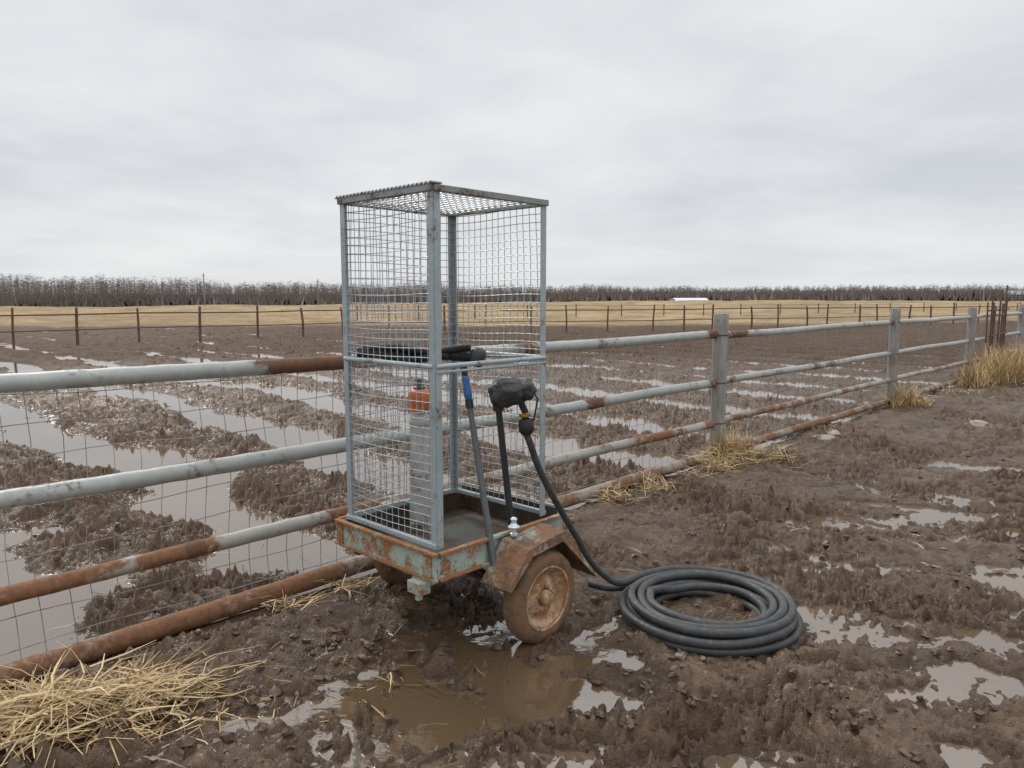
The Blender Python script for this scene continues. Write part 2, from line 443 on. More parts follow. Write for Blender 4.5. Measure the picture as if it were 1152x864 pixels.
make('wire_mesh',mb,WIREF,fence)

# ------------------------------------------------------------ far paddock fence
pl=[(-60,5),(-22,19),(-15,24),(-8,31),(6,34.5),(21,42),(60,58)]
ff=thing('timber_fence',(-15,24,0),'thin rusty brown paddock fence across the muddy field','fence')
def walk(pl,step):
    out=[]; carry=0
    for (x0,y0),(x1,y1) in zip(pl[:-1],pl[1:]):
        L=math.hypot(x1-x0,y1-y0); d=carry
        while d<L: out.append((x0+(x1-x0)*d/L,y0+(y1-y0)*d/L)); d+=step
        carry=d-L
    return out
pp=[(x+random.uniform(-.25,.25),y) for x,y in walk(pl,2.0)]
for (x,y) in pp:
    mb=MB(); w=.090*random.uniform(.8,1.2); h=1.20+random.uniform(-.04,.12)
    mb.tube([(x,y,-.1),(x+.01,y,.6),(x+random.uniform(-.06,.06),y,h)],[w/2*1.1,w/2,w/2*.9],7)
    make('post',mb,DARKWOOD,ff)
for z,r in ((1.06,.028),(.55,.022)):
    mb=MB(); mb.tube([(x,y-.07,z+random.uniform(-.02,.02)) for x,y in pp],r,6); make('rail',mb,DARKWOOD,ff)
ff2=thing('wire_fence',(20,62,0),'distant thin post and wire fence in dry grass','fence')
pq=walk([(-10,48),(20,64),(75,84)],4.2)
for (x,y) in pq:
    mb=MB(); mb.tube([(x,y,0),(x,y,1.1)],.045,6); make('post',mb,DARKWOOD,ff2)
mb=MB()
mb.tube([(x,y,1.0) for x,y in pq],.012,4)
make('wire',mb,DARKWOOD,ff2)

# ------------------------------------------------------------ rod panel at the end of the pipe fence
gp=F(10.25,.10)
gate=thing('rod_gate',gp,'rusty gate of upright rods beside the fence','gate')
mb=MB()
for i in range(11):
    b=gp+D*(i*.16)+NF*random.uniform(-.03,.03); h=1.66+random.uniform(-.25,.22)
    mb.tube([b+Z*(-.1),b+Z*h*.5+D*random.uniform(-.03,.03),b+Z*h+D*random.uniform(-.08,.08)],.015,6)
make('upright_rods',mb,plain('dark_rust',(.11,.07,.048),.8,.1,.4,10,.3),gate)
for z in (.35,.85,1.35):
    mb=MB(); mb.tube([gp+Z*z-D*.1,gp+Z*(z+.02)+D*1.75],.017,6)
    make('cross_bar',mb,RAILRUST,gate)

# ------------------------------------------------------------ trailer
tr=thing('utility_trailer',W(-.335,.36,0),'small rusty green two-wheeled trailer carrying a wire cage','trailer')
a0,a1,b0,b1=-.705,.035,-.035,.80
zt,zb=.508,.388
t=.012
def wall(mb,pa,pb,z0,z1,t):
    mb.beam(pa+Z*((z0+z1)/2),pb+Z*((z0+z1)/2),t,z1-z0)
mb=MB()
wall(mb,W(a0,b0),W(a1,b0),zb,zt,t); 
wall(mb,W(a1-t/2,b0+t/2+.001),W(a1-t/2,b1-t/2-.001),zb,zt,t)
wall(mb,W(a0+t/2,b0+t/2+.001),W(a0+t/2,b1-t/2-.001),zb,zt,t); wall(mb,W(a0,b1),W(a1,b1),zb,zt+.04,t)
make('tray_wall',mb,TRAY,tr,smooth=False,bevel=.002)
mb=MB()
for (p,q_) in ((W(a0-.004,b0-.008),W(a1+.012,b0-.008)),(W(a1+.008,b0+.012),W(a1+.008,b1))):
    mb.beam(p+Z*(zt+.001),q_+Z*(zt+.001),.026,.014)
    mb.beam(p+Z*(zb+.006),q_+Z*(zb+.006),.022,.012)
mb.beam(W(a0-.006,b0+.008)+Z*(zt+.001),W(a0-.006,b1)+Z*(zt+.001),.022,.014)
mb.box(W(a1-.05,b0-.0105,(zt+zb)/2),A,B,Z,.055,.008,.095)
mb.box(W(a0+.03,b0-.0105,(zt+zb)/2),A,B,Z,.045,.008,.095)
make('tray_rim',mb,rustmat('rim_paint',(.33,.40,.36),rust=.70,scale=9,metal=0,rough=.6,rc=((.36,.155,.055),(.18,.085,.04)),mud=.15),tr,smooth=False,bevel=.002)
mb=MB(); mb.box(W((a0+a1)/2,(b0+b1)/2,.396),A,B,Z,a1-a0-.03,b1-b0-.03,.010)
make('tray_floor',mb,TRAYIN,tr,smooth=False)
mb=MB()
wall(mb,W(a0+.02,b1-.016),W(a1-.02,b1-.016),.402,.54,.006); wall(mb,W(a0+.022,b0+.03),W(a0+.022,b1-.03),.402,.503,.006)
wall(mb,W(a1-.022,b0+.03),W(a1-.022,b1-.03),.402,.503,.006)
make('tray_liner',mb,TRAYIN,tr,smooth=False)
mb=MB(); wb=.495
mb.beam(W(a0-.10,wb,.205),W(a1+.10,wb,.205),.045,.045)
for aa in (-.60,-.07):
    mb.beam(W(aa,b0+.03,.366),W(aa,b1-.03,.366),.045,.038)
    for k in range(3):
        pts=[W(aa,wb+sx*.26*(1-.2*k),.33-.095*(1-(sx)**2)-.010*k) for sx in (-1,-.5,0,.5,1)]
        for p,q_ in zip(pts[:-1],pts[1:]): mb.beam(p,q_,.04,.009)
mb.beam(W(-.335,-.02,.360),W(-.335,b1,.360),.05,.046)
make('chassis',mb,AXLE,tr,smooth=False,bevel=.003)
mb=MB()
mb.box(W(-.06,-.055,.350),A,B,Z,.09,.06,.055); mb.box(W(-.06,-.03,.372),A,B,Z,.12,.03,.02)
mb.tube([W(-.06,-.055,.325),W(-.06,-.055,.29)],.018,10)
make('tow_bracket',mb,TRAY,tr,smooth=False,bevel=.004)
def wheel(ac,side):
    R=.220; c=W(ac,wb,R-.014)
    wh=bpy.data.objects.new('wheel',None); COL.objects.link(wh); wh.parent=tr; wh.location=c-tr.location
    ax=A*side
    prof=[(-.045,.140),(-.052,.160),(-.053,.180),(-.048,.198),(-.040,.210),(-.028,.216),(-.012,.219),(0,.220),(.012,.219),(.028,.216),(.040,.210),(.049,.198),(.054,.182),(.054,.165),(.046,.140)]
    mb=MB(); mb.lathe(c,ax,prof,96,closed=True)
    for i,v in enumerate(mb.v):
        v=Vector(v); d=v-c; f=1+.022*mnoise.noise(v*22)+.012*mnoise.noise(v*60); mb.v[i]=tuple(c+d*f)
    def mk(name,mb,mat,**k):
        me_=make(name,mb,mat,None,origin=c,**k); me_.parent=wh; me_.location=(0,0,0); return me_
    mk('tyre',mb,TYRE)
    mb=MB()
    prof=[(-.04,.125),(-.045,.147),(-.04,.155),(.040,.155),(.053,.153),(.053,.145),(.038,.137),(.018,.122),(.010,.100),(.018,.085),(.030,.066),(.030,.046),(.024,.040),(-.0,.036)]
    mb.lathe(c,ax,prof,44)
    mk('rim',mb,RIM)
    mb=MB()
    mb.lathe(c,ax,[(.02,.036),(.050,.034),(.058,.028),(.062,.012),(.062,.004)],20)
    for k in range(5):
        an=2*math.pi*k/5+.3; rd=B*math.cos(an)+Z*math.sin(an); mb.lathe(c+rd*.056+ax*.026,ax,[(0,.009),(.012,.009),(.014,.006)],6)
    mk('hub',mb,RIM)
    return wh
wheel(a1+.125,1); wheel(a0-.125,-1)
def fender(side):
    mb=MB()
    prof=[(-.285,.120),(-.145,.290),(.125,.305),(.370,.010)]
    ain=(a1+.016) if side>0 else (a0-.016); aout=ain+side*.165
    n=len(prof); vs=[];fs=[]
    for i,(pb,pz) in enumerate(prof):
        for k,aa in enumerate((ain,aout)): 
            vs.append(W(aa+.008*math.sin(i*2.2)*k,wb+pb+.02*k*(i==0),.205+pz-.010*k*(1+.6*math.sin(i*1.9)))) 
    for i,(pb,pz) in enumerate(prof):
        l=math.hypot(pb,pz); dd=(.008,.048,.048,.008)[i]
        vs.append(W(aout+side*.006+.008*math.sin(i*2.2),wb+(pb+.02*(i==0))*(1-dd/l),.195+pz*(1-dd/l)))
    for i in range(n-1):
        fs.append((i*2,i*2+1,i*2+3,i*2+2)); fs.append((i*2+1,2*n+i,2*n+i+1,i*2+3))
    mb.add(vs,fs)
    o=make('fender',mb,FEND,tr,smooth=False)
    s=o.modifiers.new('Solid','SOLIDIFY'); s.thickness=.004
    s=o.modifiers.new('Bevel','BEVEL'); s.width=.004; s.segments=2
    mb=MB(); vs=[W(ain+side*.004,wb+pb*.99,.205+pz*.99) for pb,pz in prof]
    inner=[W(ain+side*.004,wb+pb*.78,.205+pz*.80) for pb,pz in prof]
    m=len(vs); mb.add(vs+inner,[(i,i+1,m+i+1,m+i) for i in range(m-1)])
    o=make('fender_web',mb,FEND,tr,smooth=False); s=o.modifiers.new('Solid','SOLIDIFY'); s.thickness=.004
fender(1); fender(-1)

# ------------------------------------------------------------ cage
cz0,cz1=.515,2.045; CA,CB=-.67,.71
cg=thing('wire_cage',W(CA/2,CB/2,cz0),'tall open-sided galvanised wire mesh cage on trailer tray','cage')
cor={'N':(0,0),'L':(CA,0),'R':(0,CB),'F':(CA,CB)}
for k,(a_,b_) in cor.items():
    mb=MB(); w=.034 if k!='F' else .030
    sa=-1 if a_==0 else 1; sb=1 if b_==0 else -1
    p=W(a_,b_)
    mb.box(p+A*(sa*w/2)+Z*((cz0+cz1)/2),A,B,Z,w,.005,cz1-cz0)
    mb.box(p+B*(sb*(w/2+.0028))+Z*((cz0+cz1)/2),A,B,Z,.005,w,cz1-cz0)
    make('corner_post',mb,CAGE,cg,smooth=False,bevel=.0012)
def rect(z,w,h,nm,mat=CAGE,sides='NL LF FR NR',rnd=False):
    for s_ in sides.split():
        p=W(*cor[s_[0]]);q_=W(*cor[s_[1]]); d=(q_-p).normalized(); mb=MB()
        if rnd: mb.tube([p+d*.008+Z*z,q_-d*.008+Z*z],w/2,10)
        else: mb.beam(p+Z*z,q_+Z*z,w,h)
        make(nm,mb,mat,cg,smooth=rnd,bevel=0 if rnd else .0015)
TOPM=rustmat('top_rail_metal',(.27,.285,.28),rust=.26,scale=9,metal=.2,rough=.55)
rect(cz1+.0045,.034,.026,'top_rail',TOPM)
rect(1.31,.022,.022,'middle_bar',rnd=True)
rect(cz0+.012,.024,.020,'bottom_rail',sides='NL LF FR')
rect(1.285,.013,.013,'middle_bar',sides='NR',rnd=True)
mb=MB(); n=200; vs=[];fs=[]
Lr=.700
for i in range(n+1):
    aa=CA-.015+Lr*i/n; zz=cz1+.025+.005*math.sin(aa*2*math.pi/.028)
    for bb in (-.020,.040): vs.append(W(aa,bb,zz))
for i in range(n): fs.append((2*i,2*i+2,2*i+3,2*i+1))
mb.add(vs,fs); o=make('roof_edge',mb,rustmat('roof_edge_metal',(.30,.305,.30),rust=.22,scale=11,metal=.2,rough=.55,rc=((.12,.08,.055),(.07,.05,.04))),cg,angle=80); s=o.modifiers.new('Solid','SOLIDIFY'); s.thickness=.005
def panel(o,du,dv,Lu,Lv,cu,cv,r=.0019,bend=.008):
    mb=MB(); nrm=du.cross(dv)
    nu=int(round(Lu/cu)); nvv=int(round(Lv/cv))
    ph=random.random()*6
    def off(u,v): return nrm*(bend*math.sin(u*6+ph)*math.sin(v*4+ph*2))+du*(.004*math.sin(v*9+ph))+dv*(.005*math.sin(u*8+ph))
    for i in range(nu+1):
        u=Lu*i/nu; j=random.uniform(-.002,.002); mb.tube([o+du*(u+j)+dv*(Lv*k/12)+off(u,Lv*k/12) for k in range(13)],r,4,False)
    for i in range(nvv+1):
        v=Lv*i/nvv; j=random.uniform(-.002,.002); mb.tube([o+du*(Lu*k/8)+dv*(v+j)+off(Lu*k/8,v)+nrm*.0032 for k in range(9)],r,4,False)
    make('mesh_panel',mb,WIRE,cg)
hz=cz1-cz0-.03
panel(W(CA+.01,.008,cz0+.02),A,Z,-CA-.02,hz,.044,.038)
panel(W(CA+.008,.01,cz0+.02),B,Z,CB-.02,hz,.044,.038)
panel(W(CA+.01,CB-.008,cz0+.02),A,Z,-CA-.02,hz,.044,.038)
panel(W(CA+.01,.01,cz1-.002),A,B,-CA-.02,CB-.02,.044,.044)

# ------------------------------------------------------------ equipment in/on the cage
c=W(-.545,.36,.40)
sp=thing('standpipe',c,'pale grey fluted metal post with orange cup inside cage','pipe')
mb=MB(); mb.lathe(c,Z,[(0,.047),(.60,.045),(.61,.036)],54)
for k,v in enumerate(mb.v):
    v=Vector(v)-c; an=math.atan2(v.y,v.x); f=1+.13*math.cos(6*an); mb.v[k]=tuple(c+Vector((v.x*f,v.y*f,v.z)))
for zz in (.03,.30,.56): mb.lathe(c+Z*zz,Z,[(0,.044),(0,.054),(.014,.054),(.014,.044)],20)
make('pipe_body',mb,rustmat('pipe_grey',(.42,.43,.41),rust=.2,scale=8,metal=.1,rough=.55,mud=.15),sp)
mb=MB(); mb.lathe(c+Z*.625,Z,[(0,.030),(.004,.046),(.02,.054),(.075,.058),(.095,.056),(.110,.046),(.116,.030)],32)
make('orange_cup',mb,ORANGE,sp)
mb=MB(); mb.lathe(c+Z*.742,Z,[(0,.028),(.008,.034),(.014,.022),(.035,.020),(.040,.026),(.052,.022)],16)
make('pipe_cap',mb,POLEG,sp)
# ribbed black hose lying in loops over the middle bars
s0=W(CA+.03,.06,1.335); s1=Vector((-.175,3.47,1.330))
dd=(s1-s0).normalized(); pr=dd.cross(Z).normalized()
mb=MB()
for lane,(oz,op,t0,t1,r_) in enumerate(((0,0,0,1,.021),(.012,-.034,.03,.93,.017),(.030,.006,.12,.97,.017),(-.004,.034,.02,.80,.016))):
    N_=220; pts=[];rr=[]
    for i in range(N_):
        t_=t0+(t1-t0)*i/(N_-1)
        p=s0.lerp(s1,t_)+Z*(oz-.014*math.sin(t_*math.pi)+.008*math.sin(t_*11+lane*2))+pr*(op+.008*math.sin(t_*8+lane)); pts.append(p); rr.append(r_*(1+.17*math.sin(i*1.571)))
    mb.tube(pts,rr,10)
mb.lathe(s1-Z*.05,Vector((.3,0,1)),[(0,.02),(.01,.034),(.04,.038),(.065,.038),(.082,.030),(.09,.015)],18)
make('ribbed_hose',mb,BLACKD,label='black ribbed hose looped over the cage middle bars',category='hose')
top=Vector((-.215,3.37,1.245)); bot=W(.082,.28,.335)
ln=thing('suction_lance',bot,'grey metal lance with blue grip leaning from trailer','tool')
d=(bot-top).normalized()
mb=MB(); mb.tube([top+d*.10,top+d*.3,bot],[.013,.015,.017],12); mb.tube([bot-d*.03,bot+d*.004],.021,12); make('shaft',mb,POLEG,ln)
mb=MB(); mb.tube([top,top+d*.015,top+d*.04,top+d*.08,top+d*.10,top+d*.11],[.013,.019,.015,.020,.018,.013],14); make('grip',mb,BLUE,ln)
mb=MB(); mb.tube([top-d*.05,top-d*.03,top+d*.01],[.02,.016,.013],10); make('collar',mb,BLACK,ln)
mb=MB(); mb.tube([top+d*.11,top+d*.15],.019,12); make('collar',mb,BLACK,ln)
mc=Vector((.004,3.31,1.178)); pf=W(-.045,.53,.40)
pu=thing('electric_pump',pf,'lumpy black wrapped pump head on a dark pole leaning out','pump')
ax=Vector((.965,-.12,.16)).normalized(); ay=ax.cross(Z).normalized(); az=ay.cross(ax).normalized()*-1
bm=bmesh.new(); bmesh.ops.create_icosphere(bm,subdivisions=5,radius=1)
for v in bm.verts:
    p=v.co.copy(); e=.66
    p=Vector((math.copysign(abs(p.x)**e,p.x),math.copysign(abs(p.y)**.85,p.y),math.copysign(abs(p.z)**.78,p.z)))
    f=1+.16*mnoise.noise(v.co*1.7+Vector((3,1,7)))+.26*abs(mnoise.noise(Vector((v.co.x*3.4,v.co.y*1.8,v.co.z*1.8))+Vector((9,4,2))))+.10*abs(mnoise.noise(v.co*5))-.13*math.exp(-((v.co.x-.35)/.10)**2)
    sx=.100; sy=.060; szz=.056-.008*p.x
    v.co=ax*(p.x*sx*(1+(f-1)*.5))+ay*(p.y*sy*f)+az*(p.z*szz*f)
me_=bpy.data.meshes.new('motor_housing'); bm.to_mesh(me_); bm.free(); me_.materials.append(BLACKD); me_.shade_smooth()
o=bpy.data.objects.new('motor_housing',me_); COL.objects.link(o); o.parent=pu; o.location=mc-pf
mb=MB(); pt=Vector((-.066,3.345,1.135))
mb.tube([pt,pt.lerp(pf,.5),pf],[.015,.016,.016],12); mb.tube([pt-(pf-pt)*.02,pt+(pf-pt)*.06],.026,12); make('pole',mb,plain('dark_pole',(.045,.05,.053),.4,.2,.3,20,.1,dirt=.1),pu)
cc=Vector((.060,3.335,1.055))
mb=MB(); mb.lathe(cc,Vector((.12,.0,-1)),[(0,.012),(.004,.030),(.03,.036),(.06,.036),(.072,.026),(.078,.018)],20)
make('outlet_cup',mb,BLACK,pu)
mb=MB(); mb.lathe(cc+Vector((-.002,0,.016)),Z,[(-.012,.020),(-.008,.027),(.006,.027),(.010,.02)],20); make('brass_ring',mb,BRASS,pu)
mb=MB(); mb.tube([mc+Vector((.03,0,-.03)),mc+Vector((.045,.01,-.07)),cc+Z*.03,cc],[.016]*4,10); make('outlet_neck',mb,BLACKD,pu)
mb=MB(); mb.tube([mc+ax*.085,mc+Vector((.112,.0,-.03)),mc+Vector((.098,.02,-.12)),mc+Vector((.07,.02,-.19))],.004,6)
make('cable',mb,BLACK,pu)
ic=W(.085,.395,.505)
ins=MB(); ins.lathe(ic,Z,[(h*.85,r*.82) for h,r in [(0,.020),(.012,.022),(.018,.012),(.030,.012),(.040,.030),(.050,.034),(.056,.026),(.070,.014),(.082,.016),(.092,.020),(.100,.012),(.104,.003)]],22)
make('valve_fitting',ins,WHITE,origin=ic,label='small pale metal valve fitting standing on trailer fender',category='fitting')

# ------------------------------------------------------------ coiled hose
hc=Vector((.975,3.53,0)); r0=.0215
def ring(rs,re,turns,z,ph0,direction=-1):
    n=int(turns*48); out=[]
    for i in range(n):
        t_=i/n; an=ph0+direction*2*math.pi*turns*t_; r=rs+(re-rs)*t_
        rr_=r*(1+.014*math.sin(2*an+.6)+.008*math.sin(3*an+1)+.008*math.sin(turns*t_*9))
        out.append(hc+Vector((rr_*math.cos(an),rr_*math.sin(an),z+.005*math.sin(an*1.5+z*50)+.003*math.sin(an*3.7))))
    return out,ph0+direction*2*math.pi*turns
g0=.034
lead=[Vector(p) for p in [(.066,3.338,.985),(.085,3.35,.93),(.122,3.38,.82),(.18,3.43,.69),(.26,3.52,.53),(.325,3.58,.41),(.40,3.63,.27),(.49,3.67,.17),(.57,3.70,.130)]]
def catmull(P,n=8):
    out=[]; P=[P[0]*2-P[1]]+P+[P[-1]*2-P[-2]]
    for i in range(1,len(P)-2):
        for k in range(n):
            t=k/n; a_,b_,c_,d_=P[i-1:i+3]
            out.append(.5*((2*b_)+(c_-a_)*t+(2*a_-5*b_+4*c_-d_)*t*t+(3*b_-a_-3*c_+d_)*t*t*t))
    out.append(P[-2]); return out
l2,phe=ring(.415,.285,3.0,g0+.076,math.radians(144))
l1,phe=ring(.255,.430,4.1,g0+.038,phe)
l0,phe=ring(.442,.235,4.8,g0,phe)
path=catmull(lead+l2[2::4])
path2=catmull(l2[-1:]+l1[3::4]+l0[3::4],5)
full=path+path2[2:]
nl=len(lead)*8
rad=[(.0160 if i<nl-22 else min(r0,.0160+(i-nl+22)*.0003)) for i in range(len(full))]
mb=MB(); mb.tube(full,rad,12)
make('coiled_hose',mb,HOSE,label='black rubber hose coiled on wet mud beside trailer',category='hose')
mb=MB(); e=catmull([Vector((.42,3.86,.06)),Vector((.52,3.80,.06)),Vector((.63,3.80,.07)),Vector((.76,3.89,.06)),Vector((.96,3.98,.05))],8); mb.tube(e,.019,12)
make('hose_end',mb,HOSE,label='loose black hose end tucked under the coil',category='hose')

# ------------------------------------------------------------ straw
def straw(name,spots):
    V=[];Fc=[]
    for (cx_,cy_,rx,ry,n,L,up,heap,wd) in spots:
        px=cx_+rng.normal(0,rx*.5,n); py=cy_+rng.normal(0,ry*.5,n)
        hz_,_=height(px,py); hz_=np.maximum(hz_,0)
        for i in range(n):
            l=L*rng.uniform(.3,1.25); el=abs(rng.normal(0,up))+.03
            if up>=1: el=min(1.5,max(.35,rng.normal(1.15,.28)))
            an=rng.uniform(0,2*math.pi)
            if heap and rng.random()<.35: an=rng.normal(.55,.6)+math.pi*(rng.random()<.5)
            hh=heap*math.exp(-(((px[i]-cx_)/rx)**2+((py[i]-cy_)/ry)**2))*rng.random()
            base=Vector((px[i],py[i],hz_[i]+rng.uniform(0,.02)+hh))
            d1=Vector((math.cos(an)*math.cos(el),math.sin(an)*math.cos(el),math.sin(el)))
            p2=base+d1*l*.5; an2=an+rng.normal(0,.4)
            kink=-.6 if (heap and rng.random()<.25) else 0
            e2=el*(.75 if up>=1 else .3)
            d2=Vector((math.cos(an2)*math.cos(e2),math.sin(an2)*math.cos(e2),math.sin(e2)-.25*(el>.5 and up<1)+kink*.4))
            p3=p2+d2*l*.5
            w=rng.uniform(.4,1.4)*wd; sd=d1.cross(Z).normalized()*w; upv=Z*w*rng.uniform(-1,1)
            o=len(V); V+= [base-sd-upv,base+sd+upv,p2-sd-upv,p2+sd+upv,p3-sd*.4,p3+sd*.4]
            Fc+=[(o,o+1,o+3,o+2),(o+2,o+3,o+5,o+4)]
    mb=MB(); mb.v=[tuple(v) for v in V]; mb.f=Fc
    return make(name,mb,STRAW,smooth=False,kind='stuff')
sp_=[(-1.70,2.60,.26,.18,620,.22,.24,.09,.0028),(-1.45,2.74,.22,.12,380,.20,.22,.06,.0026),(-1.86,2.48,.22,.12,320,.22,.30,.07,.0028),(-1.35,2.66,.30,.20,200,.16,.15,.01,.0022),(-1.60,2.62,.34,.22,80,.36,.3,.07,.0022)]
straw('straw_pile',sp_)
sp_=[]
for q,of,n,L,up,sz in [(-4.7,.12,70,.22,.35,.12),(-4.35,.1,60,.2,.4,.10),(-1.9,.14,130,.22,.7,.14),(-1.45,.2,140,.22,.7,.15),(-.9,.2,60,.2,.6,.15),(-.12,.12,260,.34,1.0,.10),(.10,.2,200,.30,1.0,.14),(-.14,.16,260,.36,.6,.12),(.10,.45,220,.30,.45,.22),(-.5,.25,160,.3,.7,.18),
  (4.9,.2,320,.34,1.0,.18),(5.25,.25,240,.32,.7,.22),(7.2,.25,100,.2,.6,.4),(8.6,.30,350,.42,1.1,.25),(9.2,.40,600,.55,1.1,.30),(9.8,.5,900,.62,1.15,.38),(10.5,.6,1100,.66,1.15,.45),(11.4,.8,1100,.66,1.15,.6),(10.0,.6,500,.5,.5,.6),(2.5,.15,80,.2,.7,.4),(-3.0,.1,60,.16,.5,.3)]:
    p=F(q,of); sp_.append((p.x,p.y,sz,sz,n,L,up,0,.0024 if q<4 else .0036))
straw('dry_grass',sp_)
sp_=[(.4,3.3,1.2,.8,26,.13,.05,0,.0018),(1.8,4.2,1.5,1,24,.14,.05,0,.0018),(-.8,2.9,.6,.4,46,.15,.05,0,.0018),(-2.0,5,2.0,2.0,40,.15,.2,0,.0018)]
straw('loose_stalks',sp_)

# ------------------------------------------------------------ mud clods
def clods(name,n,regions,smin,smax,mat):
    bm=bmesh.new(); bmesh.ops.create_icosphere(bm,subdivisions=2,radius=1); bv=np.array([v.co[:] for v in bm.verts]); bf=[[v.index for v in f.verts] for f in bm.faces]; bm.free()
    V=[];Fc=[]
    for (cx_,cy_,sx,sy,frac) in regions:
        m=int(n*frac); px=rng.normal(cx_,sx,m); py=rng.normal(cy_,sy,m); hz_,_=height(px,py)
        for i in range(m):
            if hz_[i]<.003: continue
            s_=smin+(smax-smin)*rng.random()**3
            v=bv*np.array([1,rng.uniform(.6,1),rng.uniform(.55,.85)])*s_
            ph=rng.uniform(0,9,3)
            k=1+.28*np.sin(bv[:,0]*3.1+ph[0])*np.cos(bv[:,1]*3.7+ph[1])+.18*np.sin(bv[:,2]*6+ph[2])+.12*np.sin(bv[:,0]*9+ph[1])
            v=v*k[:,None]; a=rng.uniform(0,6.28); c_,s2=math.cos(a),math.sin(a)
            vx=v[:,0]*c_-v[:,1]*s2+px[i]; vy=v[:,0]*s2+v[:,1]*c_+py[i]; vz=v[:,2]+hz_[i]+s_*.05
            o=len(V); V+=list(zip(vx,vy,vz)); Fc+=[tuple(j+o for j in f) for f in bf]
    mb=MB(); mb.v=[(float(a),float(b),float(c)) for a,b,c in V]; mb.f=Fc
    return make(name,mb,mat,kind='stuff')
CLOD=plain('clod_mud',(.080,.047,.025),.42,0,.45,40,.9)
clods('mud_clods',2800,[(.6,2.9,.9,.5,.26),(-.8,3.0,.5,.4,.16),(2.0,4.0,1.4,.9,.24),(-2.2,4.8,1.2,1.2,.16),(4,7,2,2,.18)],.005,.030,CLOD)
rk=plain('pale_stone',(.32,.285,.24),.8,0,.25,12,.5,dirt=.3)
for i,(x,y,s_) in enumerate([(3.45,8.05,.13),(3.62,8.2,.09),(5.75,9.0,.14),(6.0,9.15,.08),(1.15,6.2,.05)]):
    bm=bmesh.new(); bmesh.ops.create_icosphere(bm,subdivisions=3,radius=1)
    for v in bm.verts:
        c_=v.co; k=1+.22*math.sin(c_.x*2.7+i*2)*math.cos(c_.y*3+i)+.1*math.sin(c_.z*6+i)
        v.co=Vector((c_.x*s_*k,c_.y*s_*.8*k,c_.z*s_*.4*k))
    me_=bpy.data.meshes.new('rock'); bm.to_mesh(me_); bm.free(); me_.materials.append(rk); me_.shade_smooth()
    o=bpy.data.objects.new('rock',me_); o.location=(x,y,gz(x,y)+s_*.12); o.rotation_euler=(0,0,i*1.3); COL.objects.link(o)
    o['label']='pale flat stone half sunk in yard mud'; o['category']='rock'; o['group']='stones lying in the mud'

# ------------------------------------------------------------ forest
def forest():
    V=[];Fc=[]
    nT=8500
    ang=np.radians(-52+104*rng.random(nT))
    base=np.interp(np.degrees(ang),[-52,-35,-20,0,10,25,52],[116,122,140,185,225,265,300])
    dep=base*(1+rng.random(nT)**1.2*.30)
    hb=np.interp(np.degrees(ang),[-52,-35,-25,-15,0,10,25,52],[5.0,5.0,5.2,5.0,5.4,5.4,6.0,7.0])
    gzv,_=height(np.sin(ang)*dep,np.cos(ang)*dep)
    vy_=pn(np.degrees(ang)*.22,dep*0,77)+.6*pn(np.degrees(ang)*.8,dep*0,78)
    for i in range(nT):
        x=math.sin(ang[i])*dep[i]; y=math.cos(ang[i])*dep[i]; a_=ang[i]; z0=float(gzv[i])-.1
        Hh=hb[i]*rng.uniform(.70,1.0)*(1+.18*float(vy_[i])); sc=dep[i]/130
        w=.026*sc*rng.uniform(.6,1.3); lx=rng.normal(0,.25)
        px=math.cos(a_); py=-math.sin(a_)
        o=len(V); V+=[(x-px*w,y-py*w,z0),(x+px*w,y+py*w,z0),(x+lx,y,z0+Hh)]; Fc.append((o,o+1,o+2))
        for k in range(28):
            f=rng.uniform(.12,.95); l=rng.uniform(.5,1.3)*(1.25-f*.8)*sc**.5; a=rng.uniform(0,6.28); e_=rng.uniform(-.1,.9)
            bx=x+lx*f; bz=z0+Hh*f; ww=.019*sc
            dx=math.cos(a)*math.cos(e_)*l; dy=math.sin(a)*math.cos(e_)*l; dz=math.sin(e_)*l*.5
            o=len(V); V+=[(bx,y,bz-ww),(bx+px*ww,y+py*ww,bz+ww),(bx+dx,y+dy,bz+dz)]; Fc.append((o,o+1,o+2))
        for k in range(4):
            l=rng.uniform(.4,1.3)*sc; a=rng.uniform(-.8,.8); ox=rng.normal(0,.8)*sc
            o=len(V); V+=[(x+ox-.25*px*sc,y,z0),(x+ox+.25*px*sc,y,z0),(x+ox+a,y,z0+l*1.5)]; Fc.append((o,o+1,o+2))
    me_=bpy.data.meshes.new('forest'); me_.from_pydata([tuple(map(float,v)) for v in V],[],Fc); me_.materials.append(FOREST)
    o=bpy.data.objects.new('forest',me_); COL.objects.link(o); o['kind']='stuff'; o['label']='bare leafless wood along the edge of dry fields'
forest()

